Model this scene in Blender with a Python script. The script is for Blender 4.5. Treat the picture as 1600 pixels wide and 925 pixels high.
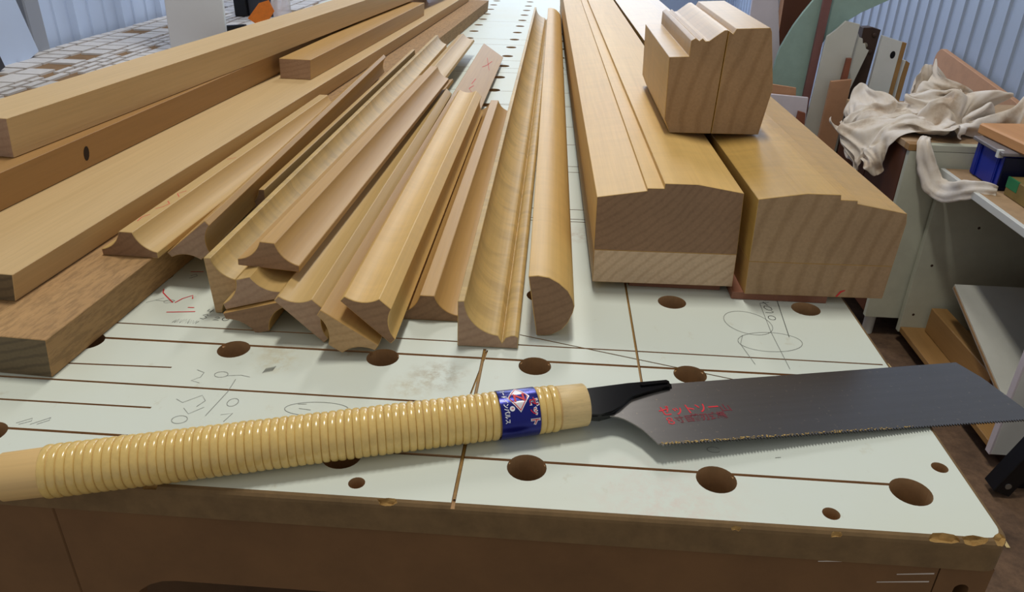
import bpy, bmesh, math, random
from mathutils import Vector, Matrix, noise
random.seed(7)
scene = bpy.context.scene
for o in list(bpy.data.objects): bpy.data.objects.remove(o)
COL = scene.collection
TZ = 0.90                      # height of the bench top above the floor

# ------------------------------------------------------------------ camera
cam = bpy.data.cameras.new('camera'); camo = bpy.data.objects.new('camera', cam); COL.objects.link(camo)
cam.sensor_width = 36.0; cam.lens = 1186.2151 * 36 / 1600; cam.clip_start = 0.01
yaw, pit, rol = -0.0584, 0.4803, 0.0242
fw = Vector((math.sin(yaw)*math.cos(pit), math.cos(yaw)*math.cos(pit), -math.sin(pit)))
rt = Vector((math.cos(yaw), -math.sin(yaw), 0)); up = rt.cross(fw)
r2 = rt*math.cos(rol) + up*math.sin(rol); u2 = -rt*math.sin(rol) + up*math.cos(rol)
m = Matrix((r2, u2, -fw)).transposed().to_4x4(); m.translation = Vector((0.0081, -0.3043, TZ + 0.2573))
camo.matrix_world = m
scene.camera = camo

# ------------------------------------------------------------------ world, lights, exposure
w = bpy.data.worlds.new('world'); scene.world = w; w.use_nodes = True
bg = w.node_tree.nodes['Background']; bg.inputs[0].default_value = (1.0, 0.97, 0.92, 1); bg.inputs[1].default_value = 0.34
def area(name, loc, target, sx, sy, energy, color):
    l = bpy.data.lights.new(name, 'AREA'); l.shape = 'RECTANGLE'; l.size = sx; l.size_y = sy; l.energy = energy; l.color = color
    o = bpy.data.objects.new(name, l); COL.objects.link(o); o.location = loc
    o.rotation_euler = (Vector(target) - Vector(loc)).to_track_quat('-Z', 'Y').to_euler()
    return o
area('ceiling_tube_light', (-0.05, 0.62, 3.3), (-0.05, 0.55, 0.9), 0.22, 0.55, 28, (1.0, 0.96, 0.87))
area('background_fill_light', (0.1, 3.2, 3.3), (0.1, 3.1, 0.9), 0.3, 1.2, 30, (1.0, 0.97, 0.92))  # added fill lamp, unseen, brightens the background
area('far_wall_fill_light', (0.1, 5.6, 3.3), (0.1, 6.2, 0.9), 0.3, 1.2, 45, (0.95, 0.97, 1.0))  # another added lamp, there only to lift the dim far wall
area('open_door_daylight', (0.6, 7.4, 2.0), (0.0, 1.0, 0.9), 4.2, 2.6, 120, (0.72, 0.84, 1.0))
vs = scene.view_settings
vs.view_transform = 'Standard'; vs.look = 'None'; vs.gamma = 1.0; vs.use_curve_mapping = False
vs.exposure = 0.2

# ------------------------------------------------------------------ materials
def s2l(c): return tuple(((v/255)/12.92 if v/255 <= .04045 else ((v/255+.055)/1.055)**2.4) for v in c) + (1,)
def newmat(name):
    mt = bpy.data.materials.new(name); mt.use_nodes = True
    nt = mt.node_tree; return mt, nt, nt.nodes['Principled BSDF']
def N(nt, t, **kw):
    n = nt.nodes.new(t)
    for k, v in kw.items(): setattr(n, k, v)
    return n
def mixc(nt, fac, a, b, mode='MIX'):
    n = N(nt, 'ShaderNodeMix', data_type='RGBA', blend_type=mode)
    for i, v in ((0, fac), (6, a), (7, b)):
        if hasattr(v, 'is_output') or isinstance(v, bpy.types.NodeSocket): nt.links.new(v, n.inputs[i])
        else: n.inputs[i].default_value = v
    return n.outputs[2]
def objco(nt, scale=(1, 1, 1), rnd=True, offset=(0, 0, 0)):
    tc = N(nt, 'ShaderNodeTexCoord'); v = tc.outputs['Object']
    if rnd:
        oi = N(nt, 'ShaderNodeObjectInfo'); mu = N(nt, 'ShaderNodeMath', operation='MULTIPLY'); mu.inputs[1].default_value = 7.3
        nt.links.new(oi.outputs['Random'], mu.inputs[0])
        ad = N(nt, 'ShaderNodeVectorMath', operation='ADD'); nt.links.new(v, ad.inputs[0]); nt.links.new(mu.outputs[0], ad.inputs[1]); v = ad.outputs[0]
    mp = N(nt, 'ShaderNodeMapping'); mp.inputs['Scale'].default_value = scale; mp.inputs['Location'].default_value = offset
    nt.links.new(v, mp.inputs[0]); return mp.outputs[0]
def noise_tex(nt, vec, scale=1, detail=3, rough=.55, dist=0):
    n = N(nt, 'ShaderNodeTexNoise'); n.inputs['Scale'].default_value = scale; n.inputs['Detail'].default_value = detail
    n.inputs['Roughness'].default_value = rough; n.inputs['Distortion'].default_value = dist
    nt.links.new(vec, n.inputs['Vector']); return n.outputs['Fac']
def ramp(nt, fac, stops):
    r = N(nt, 'ShaderNodeValToRGB'); e = r.color_ramp.elements
    while len(e) < len(stops): e.new(.5)
    for el, (p, c) in zip(e, stops): el.position = p; el.color = c
    nt.links.new(fac, r.inputs[0]); return r.outputs[0]
G = lambda v: (v, v, v, 1)

def wood(name, c1, c2, figure=0.0, rough=.5, streak=.20, axis=1, freckle=0.0, coarse=16):
    """long grain along local axis 'axis'"""
    mt, nt, b = newmat(name)
    def sc(a, l):
        s = [a, a, a]; s[axis] = l; return tuple(s)
    f1 = noise_tex(nt, objco(nt, sc(coarse, 1.3)), 1, 5, .6, .8)
    col = ramp(nt, f1, [(.22, s2l(c1)), (.78, s2l(c2))])
    f2 = noise_tex(nt, objco(nt, sc(420, 9)), 1, 2)
    col = mixc(nt, streak, col, ramp(nt, f2, [(.3, G(.62)), (.62, G(1.0))]), 'MULTIPLY')
    if figure:
        s = [14, 14, 14]; s[axis] = 42
        f3 = noise_tex(nt, objco(nt, tuple(s)), 1, 3, .6, 1.6)
        col = mixc(nt, figure, col, ramp(nt, f3, [(.35, G(.60)), (.52, G(1.0)), (.68, (1.25, 1.2, 1.05, 1))]), 'MULTIPLY')
    if freckle:
        f4 = noise_tex(nt, objco(nt, sc(300, 60)), 1, 4, .7)
        col = mixc(nt, freckle, col, ramp(nt, f4, [(.40, G(.45)), (.55, G(1.0))]), 'MULTIPLY')
    nt.links.new(col, b.inputs['Base Color'])
    b.inputs['Roughness'].default_value = rough
    b.inputs['Specular IOR Level'].default_value = .45
    bp = N(nt, 'ShaderNodeBump'); bp.inputs['Strength'].default_value = .12; bp.inputs['Distance'].default_value = .0008
    nt.links.new(f2, bp.inputs['Height']); nt.links.new(bp.outputs[0], b.inputs['Normal'])
    return mt
def endgrain(name, c1, c2, centre=(.05, 0, -.15), scale=55, tilt=0.0):
    mt, nt, b = newmat(name)
    wv = N(nt, 'ShaderNodeTexWave', wave_type='RINGS', rings_direction='Y'); wv.inputs['Scale'].default_value = scale
    wv.inputs['Distortion'].default_value = 3.0; wv.inputs['Detail'].default_value = 2; wv.inputs['Detail Scale'].default_value = .8
    nt.links.new(objco(nt, (1, 0.02, 1), rnd=False, offset=centre), wv.inputs['Vector'])
    col = ramp(nt, wv.outputs['Fac'], [(.0, s2l(c1)), (.45, s2l(c2)), (1, s2l(c2))])
    f = noise_tex(nt, objco(nt, (500, 40, 500)), 1, 3)
    col = mixc(nt, .45, col, ramp(nt, f, [(.3, G(.75)), (.7, G(1.08))]), 'MULTIPLY')
    f2 = noise_tex(nt, objco(nt, (30, 10, 30)), 1, 3)
    col = mixc(nt, .5, col, ramp(nt, f2, [(.3, G(.8)), (.7, G(1.08))]), 'MULTIPLY')
    nt.links.new(col, b.inputs['Base Color']); b.inputs['Roughness'].default_value = .75
    return mt
def plain(name, c, rough=.6, metal=0.0, mottled=0.0, mscale=25, spec=.4):
    mt, nt, b = newmat(name); col = s2l(c)
    b.inputs['Roughness'].default_value = rough; b.inputs['Metallic'].default_value = metal; b.inputs['Specular IOR Level'].default_value = spec
    if mottled:
        f = noise_tex(nt, objco(nt, (mscale,)*3), 1, 6, .65)
        o = mixc(nt, mottled, col, ramp(nt, f, [(.28, G(.35)), (.62, G(1.1))]), 'MULTIPLY'); nt.links.new(o, b.inputs['Base Color'])
    else: b.inputs['Base Color'].default_value = col
    return mt
W_PALE  = wood('pale_timber', (196, 166, 118), (211, 183, 136))
W_TAN   = wood('tan_timber', (180, 146, 88), (200, 168, 108))
W_WARM  = wood('warm_timber', (172, 133, 76), (192, 154, 92))
W_BROWN = wood('brown_timber', (148, 110, 62), (174, 134, 82))
W_ROUGH = wood('rough_sawn_timber', (150, 116, 76), (186, 148, 100), freckle=.5, rough=.8)
W_FIG   = wood('figured_timber', (180, 150, 90), (204, 174, 112), figure=.42)
W_GOLD  = wood('golden_timber', (200, 160, 92), (216, 180, 110), figure=.10)
W_OIL   = wood('oiled_golden_timber', (176, 138, 70), (198, 162, 92), figure=.22, rough=.38)
W_RED   = wood('reddish_timber', (120, 78, 60), (142, 94, 72))
W_ORNG  = wood('orange_pine', (196, 138, 84), (214, 158, 104))
E_PINK  = endgrain('pinkish_end_grain', (166, 136, 114), (174, 145, 122))
E_DARK  = endgrain('dark_end_grain', (138, 108, 82), (146, 115, 88))
E_TAN   = endgrain('tan_end_grain', (178, 146, 106), (186, 154, 114))
E_LIGHT = endgrain('light_end_grain', (196, 168, 138), (208, 182, 152), centre=(-.4, 0, .35), scale=45)
E_RING  = endgrain('ringed_end_grain', (156, 126, 92), (168, 138, 104), centre=(-.35, 0, .02), scale=24)
E_GREY  = endgrain('weathered_end_grain', (96, 82, 60), (112, 96, 70))
MDF_E   = plain('raw_board_edge', (118, 94, 62), .85, mottled=.45, mscale=60)
MDF_IN  = plain('raw_board_core', (178, 142, 102), .9, mottled=.3, mscale=90)
CHIP    = plain('broken_board_core', (166, 132, 78), .95, mottled=.4, mscale=220)
APRON   = plain('brown_fibreboard', (114, 82, 50), .75, mottled=.35, mscale=18)
BLACK   = plain('black_steel', (14, 15, 20), .35, .0)
DGREY   = plain('dark_grey_steel', (52, 54, 62), .5)
WHITE   = plain('white_melamine', (216, 218, 214), .45, mottled=.12, mscale=8)
GREENW  = plain('greenish_white_melamine', (196, 198, 180), .5, mottled=.25, mscale=7)
LAVW    = plain('pale_lilac_board', (214, 206, 214), .5, mottled=.08)
OFFW    = plain('off_white_board', (200, 200, 190), .5, mottled=.15, mscale=6)
SAGE    = plain('sage_green_board', (150, 176, 166), .65, mottled=.15, mscale=30)
MAUVE   = plain('mauve_brown_board', (128, 88, 84), .7, mottled=.2)
REDBR   = plain('red_brown_board', (140, 84, 62), .7, mottled=.2)
TANB    = plain('tan_fibreboard', (184, 138, 104), .75, mottled=.2)
DBROWN  = plain('dark_brown_veneer', (92, 52, 34), .5, mottled=.3, mscale=6)
VDARK   = plain('very_dark_stained_wood', (58, 38, 26), .55, mottled=.3)
PBOARD  = plain('dusty_particle_board', (176, 146, 112), .8, mottled=.3, mscale=30)
RATTAN  = plain('varnished_cane', (222, 190, 116), .22, mottled=.22, mscale=160, spec=.6)
BAREW   = wood('bare_handle_wood', (212, 176, 116), (226, 192, 134), axis=0)
ENDW    = wood('worn_handle_wood', (206, 178, 122), (224, 198, 146), axis=0, freckle=.25)
FERR    = plain('black_enamel', (5, 5, 7), .16, spec=.3)
PRW     = plain('white_print', (228, 230, 236), .45)
PRR     = plain('red_print', (206, 28, 46), .5)
BLUEP   = plain('blue_plastic', (18, 40, 150), .35)
NAVYP   = plain('dark_blue_plastic', (12, 16, 44), .4)
GREYP   = plain('grey_plastic', (128, 122, 124), .5, mottled=.3)
ORANGE  = plain('orange_print', (232, 128, 40), .5, mottled=.25, mscale=90)
PENCIL  = plain('pencil_graphite', (120, 122, 118), .7)
INK     = plain('black_ink', (48, 48, 48), .7)
REDM    = plain('red_marker', (206, 44, 52), .7)
CHALK   = plain('chalk', (196, 186, 176), .9)
KNOTM   = plain('dark_knot', (40, 26, 16), .8)
SHAVE   = plain('pale_shaving', (220, 196, 140), .8)
GLUE    = plain('dried_glue', (146, 112, 58), .5, mottled=.3, mscale=300)

def steel_blade():
    mt, nt, b = newmat('brushed_steel')
    f = noise_tex(nt, objco(nt, (6, 260, 40), rnd=False), 1, 3)
    col = ramp(nt, f, [(.3, s2l((122, 119, 117))), (.7, s2l((126, 123, 121)))])
    d = noise_tex(nt, objco(nt, (420, 420, 420), rnd=False), 1, 1)
    col = mixc(nt, ramp(nt, d, [(.70, G(0)), (.76, G(.35))]), col, s2l((190, 176, 150)))
    nt.links.new(col, b.inputs['Base Color']); b.inputs['Metallic'].default_value = .95; b.inputs['Roughness'].default_value = .33
    return mt
STEEL = steel_blade()
TOOTH = plain('bright_tooth_steel', (176, 168, 150), .35, .8)
FOIL  = plain('blue_foil', (8, 20, 120), .25, .55, spec=.7)

def laminate():
    mt, nt, b = newmat('worn_white_laminate')
    base = s2l((209, 217, 209))
    f = noise_tex(nt, objco(nt, (4, 4, 4), rnd=False), 1, 5)
    col = mixc(nt, ramp(nt, f, [(.45, G(0)), (.75, G(.35))]), base, s2l((206, 204, 176)))
    sm = noise_tex(nt, objco(nt, (70, 45, 45), rnd=False), 1, 7, .7)
    col = mixc(nt, ramp(nt, sm, [(.62, G(0)), (.78, G(.5))]), col, s2l((176, 166, 134)))
    tc = N(nt, 'ShaderNodeTexCoord')
    for (x, y, r, c, k) in ((-.058, .079, .022, (150, 128, 88), .9), (-.072, .066, .018, (176, 160, 120), .7), (-.16, .085, .018, (188, 172, 124), .7),
                            (-.165, .100, .014, (170, 150, 100), .6), (.03, .31, .025, (170, 150, 130), .6), (.11, .23, .03, (205, 178, 166), .5), (.07, -.022, .05, (214, 170, 160), .35)):
        dn = N(nt, 'ShaderNodeVectorMath', operation='DISTANCE'); nt.links.new(tc.outputs['Object'], dn.inputs[0]); dn.inputs[1].default_value = (x, y, 0)
        mr = N(nt, 'ShaderNodeMapRange'); mr.inputs[1].default_value = 0; mr.inputs[2].default_value = r; mr.inputs[3].default_value = k; mr.inputs[4].default_value = 0
        nt.links.new(dn.outputs['Value'], mr.inputs[0])
        nn = noise_tex(nt, objco(nt, (130, 130, 130), rnd=False, offset=(x*90, 0, 0)), 1, 6, .7)
        mm = N(nt, 'ShaderNodeMath', operation='MULTIPLY'); nt.links.new(mr.outputs[0], mm.inputs[0]); nt.links.new(ramp(nt, nn, [(.42, G(0)), (.66, G(1))]), mm.inputs[1])
        col = mixc(nt, mm.outputs[0], col, s2l(c))
    nt.links.new(col, b.inputs['Base Color']); b.inputs['Roughness'].default_value = .5; b.inputs['Specular IOR Level'].default_value = .35
    return mt
LAM = laminate()
def cloth_mat():
    mt, nt, b = newmat('soiled_calico')
    f = noise_tex(nt, objco(nt, (9, 9, 9), rnd=False), 1, 6, .65)
    col = ramp(nt, f, [(.30, s2l((170, 142, 112))), (.48, s2l((218, 206, 190))), (.7, s2l((234, 228, 222)))])
    nt.links.new(col, b.inputs['Base Color']); b.inputs['Roughness'].default_value = .95; b.inputs['Sheen Weight'].default_value = .2
    return mt
CLOTH = cloth_mat()
def floor_mat():
    mt, nt, b = newmat('dusty_brown_concrete')
    f = noise_tex(nt, objco(nt, (5, 5, 5), rnd=False), 1, 8, .7)
    col = ramp(nt, f, [(.32, s2l((70, 52, 38))), (.62, s2l((124, 96, 72)))])
    f2 = noise_tex(nt, objco(nt, (60, 60, 60), rnd=False), 1, 4, .7)
    col = mixc(nt, .6, col, ramp(nt, f2, [(.35, G(.6)), (.6, G(1.05))]), 'MULTIPLY')
    nt.links.new(col, b.inputs['Base Color']); b.inputs['Roughness'].default_value = .85
    return mt
FLOOR = floor_mat()
STEELW = plain('blue_grey_wall_sheet', (160, 172, 190), .4, .0, mottled=.08, mscale=3)
LEFTW  = plain('pale_blue_wall_sheet', (196, 214, 244), .45, .0, mottled=.05, mscale=3)
LEFTR  = plain('wall_sheet_joint', (120, 136, 164), .5)
CEIL   = plain('dark_roof_lining', (96, 90, 88), .9)
def plastic_bag():
    mt, nt, b = newmat('clear_film')
    b.inputs['Base Color'].default_value = (.9, .9, .95, 1); b.inputs['Alpha'].default_value = .55; b.inputs['Roughness'].default_value = .2
    return mt
FILM = plastic_bag()

# ------------------------------------------------------------------ helpers
def tag(o, label=None, cat=None, group=None, kind=None):
    if label: o['label'] = label
    if cat: o['category'] = cat; o['kind'] = 'thing'
    if group: o['group'] = group
    if kind: o['kind'] = kind
    return o
def link(name, me, parent=None, loc=(0, 0, 0), rot=(0, 0, 0)):
    o = bpy.data.objects.new(name, me); COL.objects.link(o); o.location = loc; o.rotation_euler = rot
    if parent: o.parent = parent
    return o
def empty(name, loc, rot=(0, 0, 0)):
    o = bpy.data.objects.new(name, None); COL.objects.link(o); o.location = loc; o.rotation_euler = rot; o.empty_display_size = .05
    return o
def finish(bm, name, mats, smooth=None):
    bmesh.ops.recalc_face_normals(bm, faces=bm.faces)
    me = bpy.data.meshes.new(name); bm.to_mesh(me); bm.free()
    for mt in (mats if isinstance(mats, (list, tuple)) else [mats]): me.materials.append(mt)
    if smooth:
        me.shade_smooth(); me.set_sharp_from_angle(angle=math.radians(smooth))
    return me
def add_box(bm, lo, hi, mi=0, M=None):
    vs_ = [bm.verts.new((x, y, z)) for x in (lo[0], hi[0]) for y in (lo[1], hi[1]) for z in (lo[2], hi[2])]
    fs = [(0, 1, 3, 2), (4, 6, 7, 5), (0, 4, 5, 1), (2, 3, 7, 6), (0, 2, 6, 4), (1, 5, 7, 3)]
    out = []
    for f in fs:
        fc = bm.faces.new([vs_[i] for i in f]); fc.material_index = mi; out.append(fc)
    if M is not None: bmesh.ops.transform(bm, matrix=M, verts=vs_)
    return out
def box_mesh(name, lo, hi, mats, bev=.0008):
    bm = bmesh.new(); add_box(bm, lo, hi)
    if bev: bmesh.ops.bevel(bm, geom=bm.edges[:], offset=bev, segments=1, affect='EDGES')
    return finish(bm, name, mats)
def prism_bm(prof, L, bev=.0004, y0=0.0, shear=None):
    """profile (x,z) in metres, extruded along +y; end caps get material 1"""
    bm = bmesh.new()
    a = [bm.verts.new((x, y0, z)) for x, z in prof]; b = [bm.verts.new((x, y0 + L, z)) for x, z in prof]
    n = len(prof)
    f1 = bm.faces.new(a[::-1]); f2 = bm.faces.new(b); f1.material_index = f2.material_index = 1
    for i in range(n): bm.faces.new((a[i], a[(i+1) % n], b[(i+1) % n], b[i]))
    bmesh.ops.recalc_face_normals(bm, faces=bm.faces)
    if bev:
        es = [e for e in bm.edges if e.calc_face_angle(0) > math.radians(32)]
        bmesh.ops.bevel(bm, geom=es, offset=bev, segments=1, affect='EDGES', clamp_overlap=True)
    return bm
def prism(name, prof, L, mats, parent=None, loc=(0, 0, 0), head=0.0, pitch=0.0, bev=.0004):
    bm = prism_bm(prof, L, bev)
    me = finish(bm, name, mats, smooth=30)
    return link(name, me, parent, loc, (math.radians(pitch), 0, -math.radians(head)))
def poly_plate(name, pts, y0, th, mats, parent=None, loc=(0, 0, 0), bev=.0006):
    """outline in x,z, thickness along y"""
    bm = prism_bm(pts, th, bev, y0); return link(name, finish(bm, name, mats, smooth=25), parent, loc)
def strip(bm, pts, width, z=0.0, mi=0):
    """flat ribbon on the xy plane"""
    pts = [Vector((p[0], p[1], 0)) for p in pts]; L = []; R = []
    for i, p in enumerate(pts):
        d = (pts[min(i+1, len(pts)-1)] - pts[max(i-1, 0)]); d = d.normalized() if d.length else Vector((1, 0, 0))
        nrm = Vector((-d.y, d.x, 0)) * width/2
        L.append(bm.verts.new((p.x+nrm.x, p.y+nrm.y, z))); R.append(bm.verts.new((p.x-nrm.x, p.y-nrm.y, z)))
    for i in range(len(pts)-1): bm.faces.new((L[i], R[i], R[i+1], L[i+1])).material_index = mi
def lathe_x(prof, seg=40, ky=1.0, kz=1.0, cap=True):
    """prof list of (x, r); revolve about x"""
    bm = bmesh.new(); rings = []
    for x, r in prof:
        rings.append([bm.verts.new((x, ky*r*math.cos(2*math.pi*k/seg), kz*r*math.sin(2*math.pi*k/seg))) for k in range(seg)])
    for a, b in zip(rings, rings[1:]):
        for k in range(seg): bm.faces.new((a[k], a[(k+1) % seg], b[(k+1) % seg], b[k]))
    if cap: bm.faces.new(rings[0][::-1]); bm.faces.new(rings[-1])
    return bm
def arc(p, q, sag, n=8):
    """points after p up to q, bulging to the left of p->q by sag (negative = right)"""
    p = Vector(p); q = Vector(q); d = q-p; L = d.length; nrm = Vector((-d.y, d.x)).normalized()
    R = (L*L/4+sag*sag)/(2*abs(sag)); out = []
    half = math.asin(min(1, L/2/R)); sg = 1 if sag > 0 else -1
    for i in range(1, n+1):
        t = -half + 2*half*i/n
        along = R*math.sin(t) + L/2; off = (R*math.cos(t) - (R-abs(sag)))*sg
        v = p + d.normalized()*along + nrm*off; out.append((v.x, v.y))
    return out

# ------------------------------------------------------------------ the setting
tag(link('floor', box_mesh('floor', (-1.6, -1.5, -.05), (2.2, 8.2, 0), FLOOR, 0)), kind='structure')
tag(link('ceiling', box_mesh('ceiling', (-1.6, .0, 3.4), (2.2, 8.2, 3.45), CEIL, 0)), kind='structure')
def sheet(name, y0, y1, x, pitch, ribs, sgn, mats, top=3.4):
    """corrugated wall sheet in the x plane; ribs = list of (offset, half width, height)"""
    bm = bmesh.new(); pts = []
    k = 0; y = y0
    while y < y1:
        for off, hw, h in ribs:
            c = y + off
            pts += [(x, c-hw*1.5), (x+sgn*h, c-hw*.7), (x+sgn*h, c+hw*.7), (x, c+hw*1.5)]
        y += pitch
    pts = [(x, y0-.05)] + pts + [(x, y1+.05)]
    lo = [bm.verts.new((a, b, 0)) for a, b in pts]; hi = [bm.verts.new((a, b, top)) for a, b in pts]
    for i in range(len(pts)-1): bm.faces.new((lo[i], lo[i+1], hi[i+1], hi[i]))
    # outer skin for thickness
    o0, o1 = bm.verts.new((x-sgn*.03, y0-.05, 0)), bm.verts.new((x-sgn*.03, y1+.05, 0))
    o2, o3 = bm.verts.new((x-sgn*.03, y1+.05, top)), bm.verts.new((x-sgn*.03, y0-.05, top))
    bm.faces.new((o0, o1, o2, o3))
    return finish(bm, name, mats)
tag(link('wall_right', sheet('wall_right', .5, 8.0, 1.62, .11, [(.05, .006, .009)], -1, STEELW)), kind='structure')
wl = tag(link('wall_left', sheet('wall_left', 1.087, 8.0, -1.135, .2, [(.0, .010, .012), (.067, .003, .003), (.133, .003, .003)], 1, LEFTW)), kind='structure')
tag(link('wall_far', box_mesh('wall_far', (-1.6, 8.1, 0), (2.2, 8.15, 3.4), STEELW, 0)), kind='structure')

# ------------------------------------------------------------------ workbench
bench = tag(empty('workbench', (0, 0, 0)), 'long workbench with worn white perforated top and brown board apron', 'workbench')
BX0, BX1, BY0, BY1 = -.66, .2245, -.0285, 2.45
def slab():
    def outline(ins):
        x0, x1, y0, y1 = BX0+ins, BX1+.0022-ins, BY0-.0035+ins*1.0, BY1-ins
        r = .009-ins*.3; pts = []
        for cx_, cy_, a0 in ((x1-r, y0+r, -90), (x1-r, y1-r, 0), (x0+r, y1-r, 90), (x0+r, y0+r, 180)):
            for k in range(7):
                a = math.radians(a0+15*k); pts.append((cx_+r*math.cos(a), cy_+r*math.sin(a)))
        return pts
    bm = bmesh.new(); rings = []
    for ins, z in ((0, -.018), (0, -.0034), (.0004, -.0018), (.0015, -.0005), (.0032, 0)):
        rings.append([bm.verts.new((x, y, z)) for x, y in outline(ins)])
    n = len(rings[0])
    for a, b in zip(rings, rings[1:]):
        for k in range(n): bm.faces.new((a[k], a[(k+1) % n], b[(k+1) % n], b[k])).material_index = 1
    bm.faces.new(rings[0][::-1]).material_index = 1
    bm.faces.new(rings[-1]).material_index = 0
    return finish(bm, 'benchtop', [LAM, MDF_E, MDF_IN, CHIP])
top = link('benchtop', slab(), bench, (0, 0, TZ))
def cutter(bm, mi):
    for f in bm.faces: f.material_index = mi
    me = finish(bm, 'cutter', [LAM, MDF_E, MDF_IN, CHIP]); return link('cutter', me, None, (0, 0, TZ))
def cyl(bm, x, y, r, z0, z1, seg=28):
    a = [bm.verts.new((x+r*math.cos(2*math.pi*k/seg), y+r*math.sin(2*math.pi*k/seg), z0)) for k in range(seg)]
    b = [bm.verts.new((v.co.x, v.co.y, z1)) for v in a]
    bm.faces.new(a[::-1]); bm.faces.new(b)
    for k in range(seg): bm.faces.new((a[k], a[(k+1) % seg], b[(k+1) % seg], b[k]))
bm = bmesh.new()
for i in range(-6, 3):
    for j in range(25): cyl(bm, i*.096, j*.096, .0102, -.03, .01)
for x, y in ((-.0833, -.0195), (.1472, -.0195), (.2145, .0204)): cyl(bm, x, y, .0042, -.010, .01, 20)
cuts = [cutter(bm, 2)]
def groove(bm, p, q, wd=.0012, dp=.0022, z1=.003):
    p = Vector((*p, 0)); q = Vector((*q, 0)); d = (q-p); L = d.length; a = math.atan2(d.y, d.x)
    add_box(bm, (0, -wd/2, -dp), (L, wd/2, z1), M=Matrix.Translation(p) @ Matrix.Rotation(a, 4, 'Z'))
bm = bmesh.new()
groove(bm, (-.288, .0055), (.1915, .0045), .0019)
groove(bm, (-.47, .1005), (.165, .1022), .0023); groove(bm, (.168, .1), (.203, .0985), .0012)
groove(bm, (-.45, .0525), (.01, .0517), .0017); groove(bm, (-.45, .1205), (.221, .1203), .0014)
groove(bm, (-.4, .0665), (-.221, .0716), .0014); groove(bm, (-.45, .0296), (-.2132, .0307), .0015)
for y in (.3365, .3430, .3672, .4788, .4987, .5822, .663, .77, .775, .8574, .9966, 1.0349, 1.1052, 1.2733, 1.3414, 1.6): groove(bm, (-.24, y), (.06, y+.004), .0013)
cuts.append(cutter(bm, 2))
bm = bmesh.new()
groove(bm, (-.033, .113), (-.0339, -.036), .0020, .0016); groove(bm, (.0637, .222), (.0655, .070), .0016, .0016)
cuts.append(cutter(bm, 2))
bm = bmesh.new()
groove(bm, (-.0362, .062), (-.0312, .1115), .0011, .0014); groove(bm, (-.0117, .1334), (.13, .091), .0010)
for x, y, rx, ry in ((-.0655, -.0305, .0055, .0022), (-.183, -.0306, .004, .0018), (.0, -.0325, .004, .0012), (.1465, -.0318, .004, .0017), (.196, -.0308, .0075, .0030), (.2095, -.0302, .0060, .0026), (.2225, -.0300, .0048, .0042), (.1, -.032, .003, .0013)):
    r = bmesh.ops.create_icosphere(bm, subdivisions=2, radius=1)
    for v in r['verts']:
        k = random.uniform(.75, 1.2); v.co = Vector((x+v.co.x*rx*k, y+v.co.y*ry*k, .0+v.co.z*.0032*k))
c4 = cutter(bm, 3); cuts.append(c4)
for c in cuts:
    md = top.modifiers.new('cut', 'BOOLEAN'); md.object = c; md.operation = 'DIFFERENCE'; md.solver = 'EXACT'
    try: md.material_mode = 'INDEX'
    except Exception: pass
bpy.context.view_layer.update()
dg = bpy.context.evaluated_depsgraph_get()
me = bpy.data.meshes.new_from_object(top.evaluated_get(dg)); top.modifiers.clear(); top.data = me; me.name = 'benchtop'
for c in cuts: bpy.data.objects.remove(c)

# apron, legs and shelf of the bench
def rounded_rect(x0, x1, z0, z1, r, n=6):
    pts = []
    for cx_, cz_, a0 in ((x1-r, z0+r, -90), (x1-r, z1-r, 0), (x0+r, z1-r, 90), (x0+r, z0+r, 180)):
        for k in range(n+1):
            a = math.radians(a0+90*k/n); pts.append((cx_+r*math.cos(a), cz_+r*math.sin(a)))
    return pts
def plate_with_hole(name, outer, hole, y0, th, mat, parent):
    a = link(name, finish(prism_bm(outer, th, 0, y0), name, [mat, mat]), parent, (0, 0, TZ))
    c = link('cutter', finish(prism_bm(hole, th+.02, 0, y0-.01), 'cutter', [mat, mat]), None, (0, 0, TZ))
    md = a.modifiers.new('cut', 'BOOLEAN'); md.object = c; md.operation = 'DIFFERENCE'; md.solver = 'EXACT'
    bpy.context.view_layer.update(); dg = bpy.context.evaluated_depsgraph_get()
    me = bpy.data.meshes.new_from_object(a.evaluated_get(dg)); a.modifiers.clear(); a.data = me; bpy.data.objects.remove(c); return a
apron = plate_with_hole('front_apron', [(-.2365, -.42), (.1985, -.42), (.1985, -.0182), (-.2365, -.0182)], rounded_rect(-.212, .168, -.36, -.0655, .03), -.0305, .016, APRON, bench)
plate_with_hole('leg_panel', [(.1992, -.90), (.2235, -.90), (.2235, -.0182), (.1992, -.0182)], rounded_rect(.2085, .2155, -.075, -.029, .0034), -.0305, .018, APRON, bench)
link('leg_panel', box_mesh('leg_panel', (-.655, -.0305, -.90), (-.2372, -.0125, -.0182), APRON), bench, (0, 0, TZ))
for x0, x1 in ((-.655, -.59), (.165, .2235)):
    link('leg', box_mesh('leg', (x0, 2.36, -.90), (x1, 2.42, -.0182), APRON), bench, (0, 0, TZ))
link('side_rail', box_mesh('side_rail', (.205, -.0122, -.11), (.2225, 2.359, -.0182), APRON), bench, (0, 0, TZ))
link('side_rail', box_mesh('side_rail', (-.655, -.0122, -.11), (-.637, 2.359, -.0182), APRON), bench, (0, 0, TZ))
link('lower_shelf', box_mesh('lower_shelf', (-.63, .0, -.56), (.204, 2.35, -.54), APRON), bench, (0, 0, TZ))
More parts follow.
